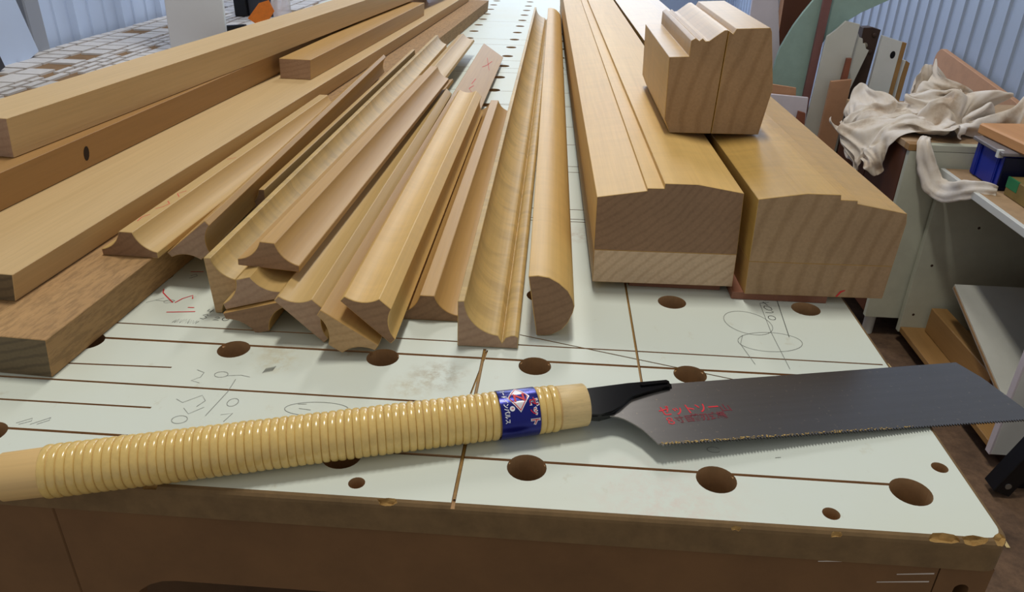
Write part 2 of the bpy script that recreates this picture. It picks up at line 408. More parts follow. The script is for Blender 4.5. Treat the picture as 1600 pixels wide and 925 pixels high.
for (x0, z0), (x1, z1) in (((.142, -.0205), (.153, -.0195)), ((.180, -.0255), (.197, -.0235)), ((.172, -.0315), (.196, -.0290))):
    bm = bmesh.new(); v = [bm.verts.new(p) for p in ((x0, -.0306, z0), (x1, -.0306, z1), (x1, -.0306, z1+.0009), (x0, -.0306, z0+.0006))]; bm.faces.new(v)
    link('chalk_mark', finish(bm, 'chalk_mark', CHALK), apron)
# marks on the bench top
def mark(name, mat, lines, wd=.0004, label=None):
    for ln in lines:
        bm = bmesh.new(); strip(bm, ln, wd, .00022)
        o = link(name, finish(bm, name, mat), top)
        if label: o['label'] = label
def ell(cx_, cy_, a, b, rot=0, a0=0, a1=360, n=36):
    out = []
    for k in range(n+1):
        t = math.radians(a0+(a1-a0)*k/n); x = a*math.cos(t); y = b*math.sin(t)
        out.append((cx_+x*math.cos(rot)-y*math.sin(rot), cy_+x*math.sin(rot)+y*math.cos(rot)))
    return out
mark('pencil_drawing', PENCIL, [ell(.1455, .1665, .0175, .0150, -.9), ell(.155, .1415, .0215, .0125, .12), [(.1601, .1961), (.1587, .1542), (.1598, .1087)], [(.1382, .1485), (.1346, .1364), (.139, .112)]], .00032)
mark('pencil_line', INK, [[(.174, .2027), (.1725, .185), (.1695, .1493)]], .0004)
mark('pencil_note', INK, [ell(.1640, .1755, .0025, .0030), [(.1612, .1830), (.1660, .1830), (.1672, .1845), (.1660, .1855)], ell(.1645, .1900, .0022, .0034, .5), [(.160, .197), (.167, .199)], [(.163, .1995), (.1655, .194)]], .0004)
mark('red_marker_note', REDM, [[(-.2744, .1712), (-.2725, .166), (-.2675, .1608), (-.2585, .1519)], [(-.257, .1519), (-.2545, .1585), (-.2495, .1640), (-.2474, .159)], [(-.2564, .138), (-.2374, .141)], [(-.245, .1462), (-.2405, .1464)], [(-.268, .2012), (-.2584, .2023)]], .0009)
mark('pencil_number', INK, [[(-.2300, .1365), (-.2275, .138), (-.2262, .1362), (-.228, .1350), (-.2258, .1335), (-.2275, .1315), (-.230, .1322)], [(-.2205, .1340), (-.2185, .1352), (-.2170, .1340), (-.2205, .1305), (-.2165, .1308)], ell(-.2125, .133, .0022, .0022), [(-.2290, .1455), (-.2295, .1425), (-.225, .1430)], [(-.2262, .1455), (-.2268, .1400)], [(-.2650, .1945), (-.2620, .1975), (-.2600, .195), (-.2640, .190)]], .00045)
mark('pencil_fraction', PENCIL, [[(-.277, .150), (-.268, .158)], ell(-.262, .1535, .0035, .0022, .4), [(-.272, .154), (-.266, .1535), (-.258, .1545)], [(-.1775, .0630), (-.1770, .05), (-.180, .0262)], [(-.2045, .0705), (-.199, .068), (-.1990, .063), (-.2030, .059), (-.197, .057)], ell(-.188, .067, .004, .003), [(-.184, .066), (-.176, .0675), (-.170, .066)], [(-.203, .040), (-.198, .037), (-.190, .045), (-.186, .040), (-.1885, .034)], ell(-.1925, .0215, .0042, .0035), [(-.195, .032), (-.190, .027), (-.184, .034)], ell(-.1700, .0400, .003, .0038), [(-.172, .028), (-.166, .030), (-.168, .022)]], .00028)
mark('pencil_scribble', INK, [[(-.2460+.0009*k+random.uniform(-.0004, .0004), .1245+.0062*(k % 2)*random.uniform(.6, 1)) for k in range(20)], [(-.1640+.0004*k, .0710+.0055*(k % 2)+.0002*k) for k in range(14)]], .00035)
mark('pencil_doodle', PENCIL, [ell(-.121, .0385, .018, .0065, .06), [(-.133, .042), (-.128, .0425)], [(-.131, .038), (-.124, .0372)], ell(.0985, .0235, .0035, .0022, 0, 30, 330), [(.130, .02), (.133, .0206)], [(-.278, .010), (-.272, .015), (-.271, .0125), (-.276, .009)], [(-.270, .0095), (-.2625, .0165), (-.262, .014), (-.2665, .010)]], .0003)
# hardened glue in the two cross cuts
bm = bmesh.new()
strip(bm, [(-.0331, .112), (-.0335, .04), (-.0338, -.026)], .0014, -.0004); tag(link('glue_line', finish(bm, 'glue_line', GLUE), top), 'yellow glue filling the saw cut')
bm = bmesh.new(); strip(bm, [(.0638, .215), (.0646, .14), (.0653, .073)], .0012, -.0005); tag(link('glue_line', finish(bm, 'glue_line', GLUE), top), 'yellow glue filling the saw cut')

# ------------------------------------------------------------------ timber stacked on the left
def beam(name, label, cat, prof_mm, L, mats, at, head, group=None, parent=None):
    o = prism(name, [(u/1000, v/1000) for u, v in prof_mm], L, mats, parent, (at[0], at[1], TZ+at[2]), head)
    return tag(o, label, cat, group)
E_ = beam('timber_beam', 'rough-sawn weathered beam lying on the white bench top at bottom left', 'timber', [(-150, 0), (0, 0), (3, 26), (-150, 26)], 1.735, [W_ROUGH, E_GREY], (-.2851, .0538, 0.0002), 2.95, 'stacked timber')
C_ = beam('timber_board', 'wide smooth pale board lying on the rough-sawn beam', 'timber', [(-150, 0), (0, 0), (3.5, 19), (-150, 19)], 1.66, [W_PALE, E_GREY], (-.3284, .096, .0265), 3.0, 'stacked timber')
B_ = beam('timber_beam', 'brown square beam with a dark knot, under the topmost pale beam', 'timber', [(-56, 0), (0, 0), (4, 28), (-56, 28)], 1.5, [W_BROWN, E_DARK], (-.4080, .07, .0458), 3.5, 'stacked timber')
A_ = beam('timber_beam', 'smooth pale square beam topmost of the stack at left', 'timber', [(-50, 0), (0, 0), (3, 30.5), (-47, 30.5)], 1.75, [W_PALE, E_PINK], (-.4078, .2329, .0742), 5.65, 'stacked timber')
D_ = beam('timber_block', 'short square timber block lying on the wide pale board', 'timber', [(-41, 0), (0, 0), (2, 25), (-40, 25)], .635, [W_WARM, E_PINK], (-.3168, .6765, .0458), 3.4, 'stacked timber')
def decal(o, name, mat, pts3, label=None):
    bm = bmesh.new(); vs_ = [bm.verts.new(p) for p in pts3]; bm.faces.new(vs_)
    d = link(name, finish(bm, name, mat), o)
    if label: d['label'] = label
    return d
decal(B_, 'knot', KNOTM, [(.004*(.0130+.0065*math.cos(t*math.pi/6))/.028+.00012, .228+.0038*math.sin(t*math.pi/6)*1.0, .0130+.0065*math.cos(t*math.pi/6)) for t in range(12)], 'dark oval knot')
def line3(o, name, mat, lines, wd, plane):
    """ribbons on a planar face of o; plane maps (s,t)->local 3d"""
    for ln in lines:
        bm = bmesh.new(); pts = [Vector((p[0], p[1], 0)) for p in ln]; prev = None
        for i, p in enumerate(pts):
            d = (pts[min(i+1, len(pts)-1)] - pts[max(i-1, 0)]).normalized(); nrm = Vector((-d.y, d.x, 0))*wd/2
            cur = (bm.verts.new(plane(p.x+nrm.x, p.y+nrm.y)), bm.verts.new(plane(p.x-nrm.x, p.y-nrm.y)))
            if prev: bm.faces.new((prev[0], prev[1], cur[1], cur[0]))
            prev = cur
        link(name, finish(bm, name, mat), o)

# ------------------------------------------------------------------ cove mouldings fanned out on the bench
HW, ET, RH, RW = .0208, .0047, .0190, .0050
def cove_profile(a, b):
    """canonical double-cove section with its back running from a to b (mm), body on the left of a->b"""
    a = Vector(a)/1000; b = Vector(b)/1000; ex = (b-a).normalized(); ey = Vector((-ex.y, ex.x)); mid = (a+b)/2
    base = [(-HW, 0), (HW, 0), (HW, ET)] + arc((HW, ET), (RW, RH), .0032) + [(-RW, RH)] + arc((-RW, RH), (-HW, ET), .0032)
    return [tuple(mid + ex*x + ey*y) for x, y in base]
def cove(label, a, b, L, mats, at, head, pitch=0.0):
    o = prism('cove_moulding', cove_profile(a, b), L, mats, None, (at[0], at[1], TZ+at[2]), head, pitch)
    return tag(o, label, 'moulding', 'double-cove mouldings on the bench')
GRP = 'double-cove mouldings on the bench'
m1 = cove('pale cove moulding lying flat on the rough beam, red pencil marks along its ridge', (0, 0), (41.6, 0), .43, [W_TAN, E_DARK], (-.3130, .1692, .0265), 2.0)
m2 = cove('cove moulding tipped on edge against the rough beam, dark cove facing right', (31, 34.5), (-1.5, 8), .61, [W_WARM, E_PINK], (-.2700, .180, .0175), -.6, .8)
m3 = cove('cove moulding half hidden behind the figured one standing on edge', (0, .4), (0, 42), .67, [W_TAN, E_DARK], (-.2318, .274, .0002), .13)
m4 = cove('figured cove moulding standing on edge, leftmost of the fanned cluster', (-6.8, 43.0), (-5.0, 1.4), .955, [W_FIG, E_TAN], (-.2175, .1402, -.0010), .17)
m5 = cove('brown cove moulding lying flat on top of the other mouldings', (-41.6, 2.6), (0, 0), .60, [W_WARM, E_DARK], (-.1585, .137, .0365), 1.2)
m6 = cove('cove moulding ridge up, directly under the topmost brown moulding', (0, 0), (40.0, 11.4), 1.02, [W_TAN, E_PINK], (-.2055, .1215, .0140), .5)
m6b = cove('inverted cove moulding at the bottom of the pile, back to back with another', (16.0, 24.0), (-24.0, 12.6), .70, [W_WARM, E_DARK], (-.1824, .1178, .0005), 1.2)
m7 = cove('smooth tan cove moulding tilted to the right in the middle of the fan', (-29.6, 29.6), (-.2, .2), .61, [W_TAN, E_PINK], (-.1374, .1093, 0), -.36)
m9 = cove('inverted cove moulding with red pencil crosses on its upturned flat back', (5.9, 10.3), (-28.6, 33.2), .985, [W_WARM, E_TAN], (-.1033, .0933, .0002), -.05)
m8 = cove('satin tan cove moulding resting tilted on an inverted one', (-29.2, 29.2), (.8, .4), .575, [W_GOLD, E_DARK], (-.0918, .0985, .0085), -.47)
m10 = cove('cove moulding lying flat between the tilted mouldings and the wide cove', (0, 0), (41.2, 0), .57, [W_WARM, E_DARK], (-.0963, .1455, .0004), -.54)
prof11 = [(.6, 32.7), (0, 0), (39.2, 0), (39.5, 8)] + [(37.2, 9.6), (34.6, 9.4), (31.2, 7.9), (29.0, 3.8), (26.5, 9.1)] + arc((26.5, 9.1), (4.9, 33.1), 6.2, 12)
m11 = beam('wide_cove_moulding', 'wide cove moulding with a torn bead groove, beside the half-round', 'moulding', prof11, 1.50, [W_FIG, E_PINK], (-.0511, .1144, .0004), -.63)
prof12 = [(-6.7, 43.6), (0, .1)] + [(4.9, 0), (10, 1.0), (16.8, 5.4), (20.4, 10.7), (23.2, 18.2), (24, 23.2), (22.6, 28.2), (19.1, 34.4), (13.2, 39.7), (6.8, 43.3), (-.7, 44.4)]
m12 = beam('half_round_moulding', 'thick half-round moulding beside the wide cove moulding', 'moulding', prof12, 1.38, [W_GOLD, E_DARK], (-.0005, .1332, .0003), -1.06)
# red pencil marks
zt = RH + .00008
line3(m1, 'pencil_mark', REDM, [[(.0185, .020), (.0175, .028), (.0205, .034)], [(.0185, .045), (.022, .050), (.0235, .057), (.0195, .062)], [(.0235, .072), (.0185, .079), (.0225, .086)], [(.018, .17), (.024, .176)]], .0006, lambda s, t: (s, t, zt))
a_, b_ = Vector((5.9, 10.3))/1000, Vector((-28.6, 33.2))/1000
def back9(s, t):
    ex = (b_-a_).normalized(); ey = Vector((ex.y, -ex.x)); p = (a_+b_)/2 + ex*s + ey*.00012; return (p.x, t, p.y)
line3(m9, 'pencil_mark', REDM, [[(-.008, .83), (.004, .90)], [(-.006, .90), (-.001, .85), (.004, .82)], [(-.006, .64), (.006, .66), (.002, .69)], [(.004, .73), (.006, .69)]], .0009, back9)

# ------------------------------------------------------------------ laminated rail blanks, packers and the sample block on the right
def packer(label, x0, x1, y0, at=0):
    o = link('packer_strip', box_mesh('packer_strip', (x0, y0, .0001), (x1, y0+.05, .006), W_RED, .0003), None, (0, 0, TZ)); return tag(o, label, 'packer', 'packers under the rail blanks')
packer('thin reddish packing strip under the left laminated rail blank', .0662, .1343, .2150)
packer('thin reddish packing strip under the right laminated rail blank', .1404, .2091, .2020)
def rail(label, at, head, upper, lower, up_mats, lo_mats, L):
    e = tag(empty('rail_blank', (at[0], at[1], TZ+at[2]), (0, 0, -math.radians(head))), label, 'rail blank', 'laminated rail blanks')
    prism('upper_lamination', [(u/1000, v/1000) for u, v in upper], L, up_mats, e, bev=.0003)
    prism('lower_lamination', [(u/1000, v/1000) for u, v in lower], L, lo_mats, e, bev=.0003)
    return e
rail('left laminated rail blank with a stepped sloping top and darker upper end grain', (.0381, .2068, .0062), -1.69,
     [(-.9, 26.05), (103, 26.05), (100.8, 73), (68.2, 78.3), (45.1, 78.3), (45.1, 74.6), (33.3, 74.4), (33.3, 72.4), (-1.5, 66.7)],
     [(0, 0), (103.7, 0), (103, 26), (-.6, 26)], [W_GOLD, E_DARK], [W_WARM, E_LIGHT], 1.55)
rb_ = rail('right laminated rail blank with golden stepped top, nearest the white cabinet', (.1486, .199, .0062), -1.84,
     [(-1, 26.05), (100.5, 26.05), (101.8, 58.7), (100.5, 66), (65.4, 72), (65.0, 74.3), (53.6, 74.4), (53.0, 78.1), (30.3, 78.2), (-2.2, 72.9)],
     [(0, 0), (99.5, 0), (100.5, 26), (-1, 26)], [W_OIL, E_RING], [W_WARM, E_RING], 1.55)
bm = bmesh.new(); tk = [bm.verts.new((x, -.0003, z)) for x, z in ((.0655, .0005), (.0668, .0005), (.0690, .0040), (.0715, .0056), (.0712, .0062), (.0680, .0050))]; bm.faces.new(tk)
link('pencil_tick', finish(bm, 'pencil_tick', REDM), rb_)
blk = tag(empty('moulding_sample_block', (.1010, .3400, TZ+.0852), (0, 0, math.radians(1.0))), 'glued two-part block with a carved moulding profile on top of the rail blanks', 'block')
L_ = [(0, 0), (34.5, .4), (37.0, 84.2), (34.0, 83.8), (28.2, 79.4), (23.1, 75.4), (20.1, 75.0), (17.7, 77.3), (15.4, 75.2), (12, 77.2), (8.7, 75.2), (8.7, 62.9), (-7.2, 62.0), (-5.4, 11.4)]
R_ = [(35.1, .4), (74.5, .9), (80, 39.5), (71.4, 83.7), (69.8, 86.8), (43.4, 85.4), (41.3, 81.2), (37.7, 83.6)]
prism('left_half', [(u/1000, v/1000) for u, v in L_], .187, [W_OIL, E_RING], blk, bev=.0003)
prism('right_half', [(u/1000, v/1000) for u, v in R_], .187, [W_OIL, E_RING], blk, bev=.0003)

# ------------------------------------------------------------------ hand saw
saw = tag(empty('hand_saw', (.0282, .0392, TZ), (0, 0, math.radians(17.32))), 'pull saw with cane-wrapped handle and steel blade across the front of the bench', 'saw')
AXZ = .0131
handle = link('handle', finish(lathe_x([(-.2853, .0060), (-.2853, .0095), (-.2848, .0106), (-.2838, .0113), (-.2655, .0117), (-.262, .0120), (-.045, .0116), (-.0150, .0112), (-.0145, .0116), (.0006, .0113), (.0012, .0108), (.0012, .004)], 44, 1.0, 1.0), 'handle', [BAREW], 40), saw, (0, 0, AXZ))
collar = link('end_collar', finish(lathe_x([(-.0146, .0105), (-.0146, .0117), (-.0141, .01195), (.0008, .0117), (.0014, .0112), (.0014, .0040)], 44), 'end_collar', [ENDW], 40), saw, (0, 0, AXZ)); collar['label'] = 'bare pale wooden end of the handle'
def coil_mesh(wd, r0, bulge):
    prof = [(-wd/2, r0-.0006)] + [(wd/2*math.sin(t), r0+bulge*math.cos(t)**.7) for t in [math.radians(-82+164*k/8) for k in range(9)]] + [(wd/2, r0-.0006)]
    return finish(lathe_x(prof, 40, 1, 1, False), 'cane_coil', [RATTAN], 60)
cm = coil_mesh(.00392, .0118, .00115)
n = 55; x0, x1 = -.2640, -.0500
for k in range(n):
    t = k/(n-1)
    o = link('cane_coil', cm, handle, (x0+(x1-x0)*t, 0, 0), (random.uniform(-3, 3), random.uniform(-.01, .01), -.045+random.uniform(-.012, .012)))
    s = (1.0 if t > .08 else .985+.15*t)*random.uniform(.992, 1.006); o.scale = (random.uniform(.96, 1.04), s, s)
for x in (-.0250, -.0212, -.0172):
    o = link('cane_coil', cm, handle, (x, 0, 0), (random.uniform(-3, 3), 0, -.02)); o.scale = (1, .985, .985)
RL = .01305
band = link('label_band', finish(lathe_x([(-.0478, .0119), (-.0478, RL), (-.0474, RL+.00006), (-.0375, RL-.0001), (-.0274, RL-.00004), (-.0270, RL-.0001), (-.0270, .0119)], 72, 1, 1, False), 'label_band', [FOIL], 30), saw, (0, 0, AXZ))
band['label'] = 'shiny blue foil label band'
def on_band(arcm, s, lift):
    th = arcm/RL; r = RL + .00012 + lift; return (s, -r*math.sin(th), r*math.cos(th))
def band_mesh(name, bm, mat, lift):
    for _ in range(3):
        es = [e for e in bm.edges if e.calc_length() > .0016]
        if es: bmesh.ops.subdivide_edges(bm, edges=es, cuts=1, use_grid_fill=False)
    bmesh.ops.triangulate(bm, faces=bm.faces[:])
    for v in bm.verts: v.co = on_band(v.co.x, v.co.y, lift)
    return link(name, finish(bm, name, mat), band)
def text_bm(body, size, at, mono=None, rot=0.0, squash=1.0, bold=0.0):
    """text mesh in 2D: text x -> x, text y -> y"""
    cu = bpy.data.curves.new('lettering', 'FONT'); cu.body = body; cu.size = size; cu.align_x = 'CENTER'; cu.align_y = 'CENTER'; cu.offset = bold
    o = bpy.data.objects.new('lettering', cu); COL.objects.link(o); bpy.context.view_layer.update()
    me = bpy.data.meshes.new_from_object(o.evaluated_get(bpy.context.evaluated_depsgraph_get()))
    bpy.data.objects.remove(o)
    bm = bmesh.new(); bm.from_mesh(me)
    bmesh.ops.transform(bm, matrix=Matrix.Translation((at[0], at[1], 0)) @ Matrix.Rotation(rot, 4, 'Z') @ Matrix.Diagonal((squash, 1, 1, 1)), verts=bm.verts)
    return bm
def quad_bm(pts):
    bm = bmesh.new(); bm.faces.new([bm.verts.new((x, y, 0)) for x, y in pts]); return bm
D0 = math.radians(15)*RL; SC = -.0375      # centre of the diamond: arc, s
def dia(a, b): return [(D0-a, SC), (D0, SC-b), (D0+a, SC), (D0, SC+b)]
band_mesh('diamond_mark', quad_bm(dia(.0086, .0060)), plain('silver_print', (214, 214, 220), .35, .2), 0)
bm = bmesh.new()
for i in range(4):
    p, q = Vector((*dia(.0077, .0053)[i], 0)), Vector((*dia(.0077, .0053)[(i+1) % 4], 0)); p2, q2 = Vector((*dia(.0070, .0048)[i], 0)), Vector((*dia(.0070, .0048)[(i+1) % 4], 0))
    bm.faces.new([bm.verts.new(v) for v in (p, q, q2, p2)])
band_mesh('diamond_outline', bm, PRR, .00008)
band_mesh('letter_mark', text_bm('Z', .0078, (D0, SC), bold=.00018), PRR, .00008)
band_mesh('brand_backing', text_bm('ゼット', .0052, (math.radians(53)*RL, -.0304), bold=.00045), PRW, 0)
band_mesh('brand_lettering', text_bm('ゼット', .0052, (math.radians(53)*RL, -.0304), bold=.00002), PRR, .00008)
band_mesh('white_lettering', text_bm('ハードインパルス', .0032, (math.radians(28)*RL, -.0450), squash=.85, bold=.0001), PRW, 0)
bm = bmesh.new(); bm.faces.new([bm.verts.new((math.radians(42)*RL+.0014*math.cos(a), -.0418+.0014*math.sin(a), 0)) for a in [2*math.pi*k/20 for k in range(20)]])
band_mesh('registered_mark', bm, PRW, 0)
band_mesh('registered_letter', text_bm('R', .0018, (math.radians(42)*RL, -.0418)), PRR, .00008)
# blade and ferrule share a slightly dipping frame
PIT = math.radians(2.86)
def flat_plate(name, pts, z0, z1, mats, bev=0.0, seg=2):
    bm = bmesh.new(); a = [bm.verts.new((x, y, z0)) for x, y in pts]; b = [bm.verts.new((x, y, z1)) for x, y in pts]; n = len(pts)
    bm.faces.new(a[::-1]); bm.faces.new(b)
    for i in range(n): bm.faces.new((a[i], a[(i+1) % n], b[(i+1) % n], b[i]))
    if bev: bmesh.ops.bevel(bm, geom=bm.edges[:], offset=bev, segments=seg, affect='EDGES', clamp_overlap=True)
    return finish(bm, name, mats, 30)
heel = [(.0139, -.0110), (.0165, -.0122), (.0190, -.0143), (.0221, -.0185), (.0255, -.0247), (.0275, -.0315), (.0290, -.0374)]
def teeth_line(x): return -.0372 - (x-.0296)*.0415
NT = 128; TX0, TX1 = .0310, .2595
pts = [(.004, .0138), (.0582, .0148), (.2593, .0142), (.2640, .0100), (.2632, -.0400), (TX1+.0012, teeth_line(TX1))]
p_ = (TX1-TX0)/NT
for k in range(NT):
    x = TX1-k*p_; pts += [(x, teeth_line(x)), (x-p_*.85, teeth_line(x)-.0017)]
pts += [(TX0-.0006, teeth_line(TX0))] + heel[::-1] + [(.004, -.009)]
# tip is cut off at a slant
pts[2:5] = [(.2585, .0140), (.2618, -.004), (.2612, -.041)]
bladez = (0, 0, .0118)
blade = link('blade', flat_plate('blade', pts, -.00035, .00035, [STEEL]), saw, bladez, (0, PIT, 0))
fp = [(-.004, .0128), (.0060, .0150), (.0324, .0158), (.0572, .0176), (.0592, .0148), (.0572, .0088), (.0414, .0078), (.0350, .0058), (.0293, .0024), (.0240, -.0020), (.0198, -.0055), (.0141, -.0105), (.0060, -.0112), (-.004, -.0108)]
fer = link('ferrule', flat_plate('ferrule', fp, -.0022, .0024, [FERR], .0014, 3), saw, bladez, (0, PIT, 0)); fer['label'] = 'glossy black metal ferrule'
fr = link('ferrule_rib', flat_plate('ferrule_rib', [(.0385, .0108), (.0560, .0120), (.0560, .0138), (.0385, .0136)], .0020, .0032, [FERR], .0005), fer)
def on_blade(name, bm, mat, lab=None):
    for v in bm.verts: v.co.z = .00046
    o = link(name, finish(bm, name, mat), blade)
    if lab: o['label'] = lab
    return o
on_blade('brand_lettering', text_bm('ゼットソー', .0094, (.0590, -.0112), squash=.78, bold=.00012), PRR)
on_blade('brand_lettering', text_bm('8', .0090, (.0436, -.0200), bold=-.00012), PRR)
RSM = plain('worn_red_print', (112, 42, 52), .5, .3)
on_blade('worn_lettering', text_bm('寸目', .0066, (.0522, -.0194), squash=.85, bold=.0001), RSM)
on_blade('worn_lettering', text_bm('替刃式鋸', .0068, (.0670, -.0190), squash=.76, bold=.0002), RSM)
on_blade('worn_lettering', text_bm('山', .0072, (.0800, -.0128), bold=.0001), RSM)
# resin and sawdust caught in the teeth near the heel
bm = bmesh.new()
for k in range(240):
    x = TX0 + .15*random.random()**1.3; y = teeth_line(x) + random.uniform(-.0008, .0008); s = random.uniform(.00015, .00048)
    add_box(bm, (x-s, y-s*.5, .0003), (x+s, y+s*.5, .0003+s*.7), M=None)
tag(link('sawdust', finish(bm, 'sawdust', plain('sawdust_dust', (186, 158, 100), .9)), blade), 'pale sawdust caught along the teeth', kind='stuff')

# ------------------------------------------------------------------ right side: cabinets, carcass, cloth, box
cab = tag(empty('low_cabinet', (.95, 1.763, 0)), 'low brown cabinet with pale end panel, under the heap of cloth', 'cabinet')
def part(name, lo, hi, mat, parent, rel=True, bev=.001):
    """box with bench-relative z, absolute coordinates"""
    p = parent.location
    return link(name, box_mesh(name, (lo[0]-p.x, lo[1]-p.y, lo[2]+TZ-p.z), (hi[0]-p.x, hi[1]-p.y, hi[2]+TZ-p.z), mat, bev), parent)
part('end_panel', (.952, 1.763, -.83), (1.55, 1.781, -.3185), GREENW, cab)
part('top', (.947, 1.790, -.318), (1.56, 2.29, -.300), PBOARD, cab)
part('top_lipping', (.975, 1.762, -.318), (1.56, 1.789, -.3002), GREENW, cab)
part('top_lipping', (.947, 1.762, -.318), (.9745, 1.789, -.2998), W_BROWN, cab)
part('door', (.952, 1.785, -.82), (.968, 2.02, -.3195), DBROWN, cab)
part('door', (.952, 2.024, -.82), (.968, 2.28, -.3195), DBROWN, cab)
part('back_panel', (1.545, 1.785, -.83), (1.56, 2.29, -.3185), GREENW, cab)
part('end_panel', (.97, 2.272, -.83), (1.544, 2.289, -.3185), GREENW, cab)
for y in (1.80, 2.25):
    for x in (.985, 1.5):
        bm = bmesh.new(); cyl(bm, x-.95, y-1.763, .016, 0, .07, 16); link('foot', finish(bm, 'foot', [WHITE], 30), cab)
car = tag(empty('open_carcass', (1.04, 1.165, 0)), 'white open-fronted carcass standing on the floor in front of the cabinet', 'carcass')
part('top', (1.052, 1.165, -.378), (1.52, 1.752, -.360), PBOARD, car)
part('front_edging', (1.040, 1.165, -.3785), (1.0518, 1.752, -.3595), WHITE, car)
part('side_panel', (1.045, 1.734, -.86), (1.52, 1.752, -.379), GREENW, car)
part('side_panel', (1.045, 1.165, -.86), (1.52, 1.183, -.379), WHITE, car)
part('back_panel', (1.500, 1.1835, -.86), (1.515, 1.7335, -.379), LAVW, car)
part('bottom', (1.048, 1.1835, -.858), (1.499, 1.7335, -.842), W_BROWN, car)
part('front_edging', (1.040, 1.165, -.86), (1.0447, 1.183, -.379), LAVW, car, bev=.0005)
part('plinth', (1.09, 1.18, -.8995), (1.50, 1.74, -.861), VDARK, car)
for x, z in ((1.075, -.425), (1.085, -.640), (1.180, -.52), (1.075, -.80)):
    bm = bmesh.new(); bm.faces.new([bm.verts.new((x-1.04+.004*math.cos(2*math.pi*k/12), 1.7338-1.165, z+TZ+.004*math.sin(2*math.pi*k/12))) for k in range(12)])
    link('pin_hole', finish(bm, 'pin_hole', [VDARK]), car)
def board_between(name, label, cat, p0, p1, xw, th, mats, group=None):
    """sloping board running p0->p1 in the yz plane, width along x"""
    p0 = Vector(p0); p1 = Vector(p1); d = p1-p0; L = d.length; ang = math.atan2(d.z, -d.y)
    o = link(name, finish(prism_bm([(0, 0), (xw, 0), (xw, th), (0, th)], L, .0005), name, mats), None, (p0.x, p0.y, p0.z+TZ), (0, 0, 0))
    o.rotation_euler = Vector((0, 1, 0)).rotation_difference(d.normalized()).to_euler()
    return tag(o, label, cat, group)
lean = board_between('shelf_board', 'loose pale shelf with exposed ply edge leaning diagonally inside the white carcass', 'shelf', (1.088, 1.600, -.632), (1.088, 1.205, -.782), .40, .016, [OFFW, OFFW])
link('ply_edge', box_mesh('ply_edge', (-.0012, .004, .004), (.0, .395, .0115), MDF_IN, 0), lean)
ofc = tag(link('timber_offcut', box_mesh('timber_offcut', (1.110, 1.36, -.8415), (1.155, 1.715, -.765), W_BROWN, .002), None, (0, 0, TZ)), 'rough brown timber offcut lying inside the white carcass', 'timber')
tag(link('timber_offcut', box_mesh('timber_offcut', (1.095, 1.300, -.8415), (1.150, 1.345, -.775), W_RED, .002), None, (0, 0, TZ)), 'small dark brown timber block inside the white carcass', 'timber')
# trestle
tr = tag(empty('steel_trestle', (1.004, 1.07, 0)), 'black steel trestle leg on the floor beyond the bench corner', 'trestle')
def bar(name, p, q, r, mat, parent, w2=None):
    p = Vector(p); q = Vector(q); d = q-p; L = d.length
    bm = bmesh.new(); add_box(bm, (-r, -(w2 or r), 0), (r, (w2 or r), L)); bmesh.ops.bevel(bm, geom=bm.edges[:], offset=.0015, segments=1, affect='EDGES')
    bmesh.ops.transform(bm, matrix=Matrix.Translation(p) @ Vector((0, 0, 1)).rotation_difference(d.normalized()).to_matrix().to_4x4(), verts=bm.verts)
    return link(name, finish(bm, name, mat), parent)
bar('strut', (.022, .012, .012), (.21, .012, .50), .021, BLACK, tr)
bar('strut', (.40, .012, .012), (.215, .012, .50), .016, BLACK, tr)
bar('foot_bar', (.03, .04, .012), (.43, .04, .012), .012, BLACK, tr)
bm = bmesh.new(); cyl(bm, .022, 0, .007, 0, .006, 12); bmesh.ops.transform(bm, matrix=Matrix.Translation((.008, -.005, .035)) @ Matrix.Rotation(math.pi/2, 4, 'X'), verts=bm.verts)
link('bolt', finish(bm, 'bolt', plain('zinc', (150, 150, 146), .4, .8)), tr)
# blue storage box with grey lid on the carcass
bx = tag(empty('storage_box', (1.088, 1.580, TZ-.360)), 'dark blue plastic storage box with grey lid on the white carcass', 'box')
def bpart(name, lo, hi, mat, bev=.002): return link(name, box_mesh(name, lo, hi, mat, bev), bx)
bpart('body', (.012, .0, .0005), (.30, .145, .088), BLUEP, .004)
bpart('end_wall', (.010, -.004, .004), (.302, -.0002, .086), NAVYP)
for y in (.020, .026, .112, .118): bpart('rib', (.0085, y, .004), (.0118, y+.0035, .084), BLUEP, .0006)
lid = bpart('lid', (.0, -.006, .0885), (.31, .151, .098), GREYP, .002)
link('clip_tag', box_mesh('clip_tag', (-.0012, .012, .080), (.012, .024, .0990), WHITE, .0004), bx)
pl = tag(link('pine_plank', box_mesh('pine_plank', (0, 0, 0), (.24, .255, .028), W_ORNG, .004), None, (1.128, 1.50, TZ-.2615), (0, 0, math.radians(5))), 'short orange pine plank lying on the blue storage box', 'plank')
gb = tag(empty('painted_block', (1.107, 1.42, TZ-.360)), 'olive wooden block with a green painted corner on the white carcass', 'block')
link('body', box_mesh('body', (0, 0, .0004), (.2, .135, .046), plain('olive_wood', (132, 112, 62), .7, mottled=.3, mscale=20), .002), gb)
link('paint_patch', box_mesh('paint_patch', (-.0006, .085, .020), (.004, .1352, .0463), plain('green_paint', (34, 120, 74), .6), .0002), gb)
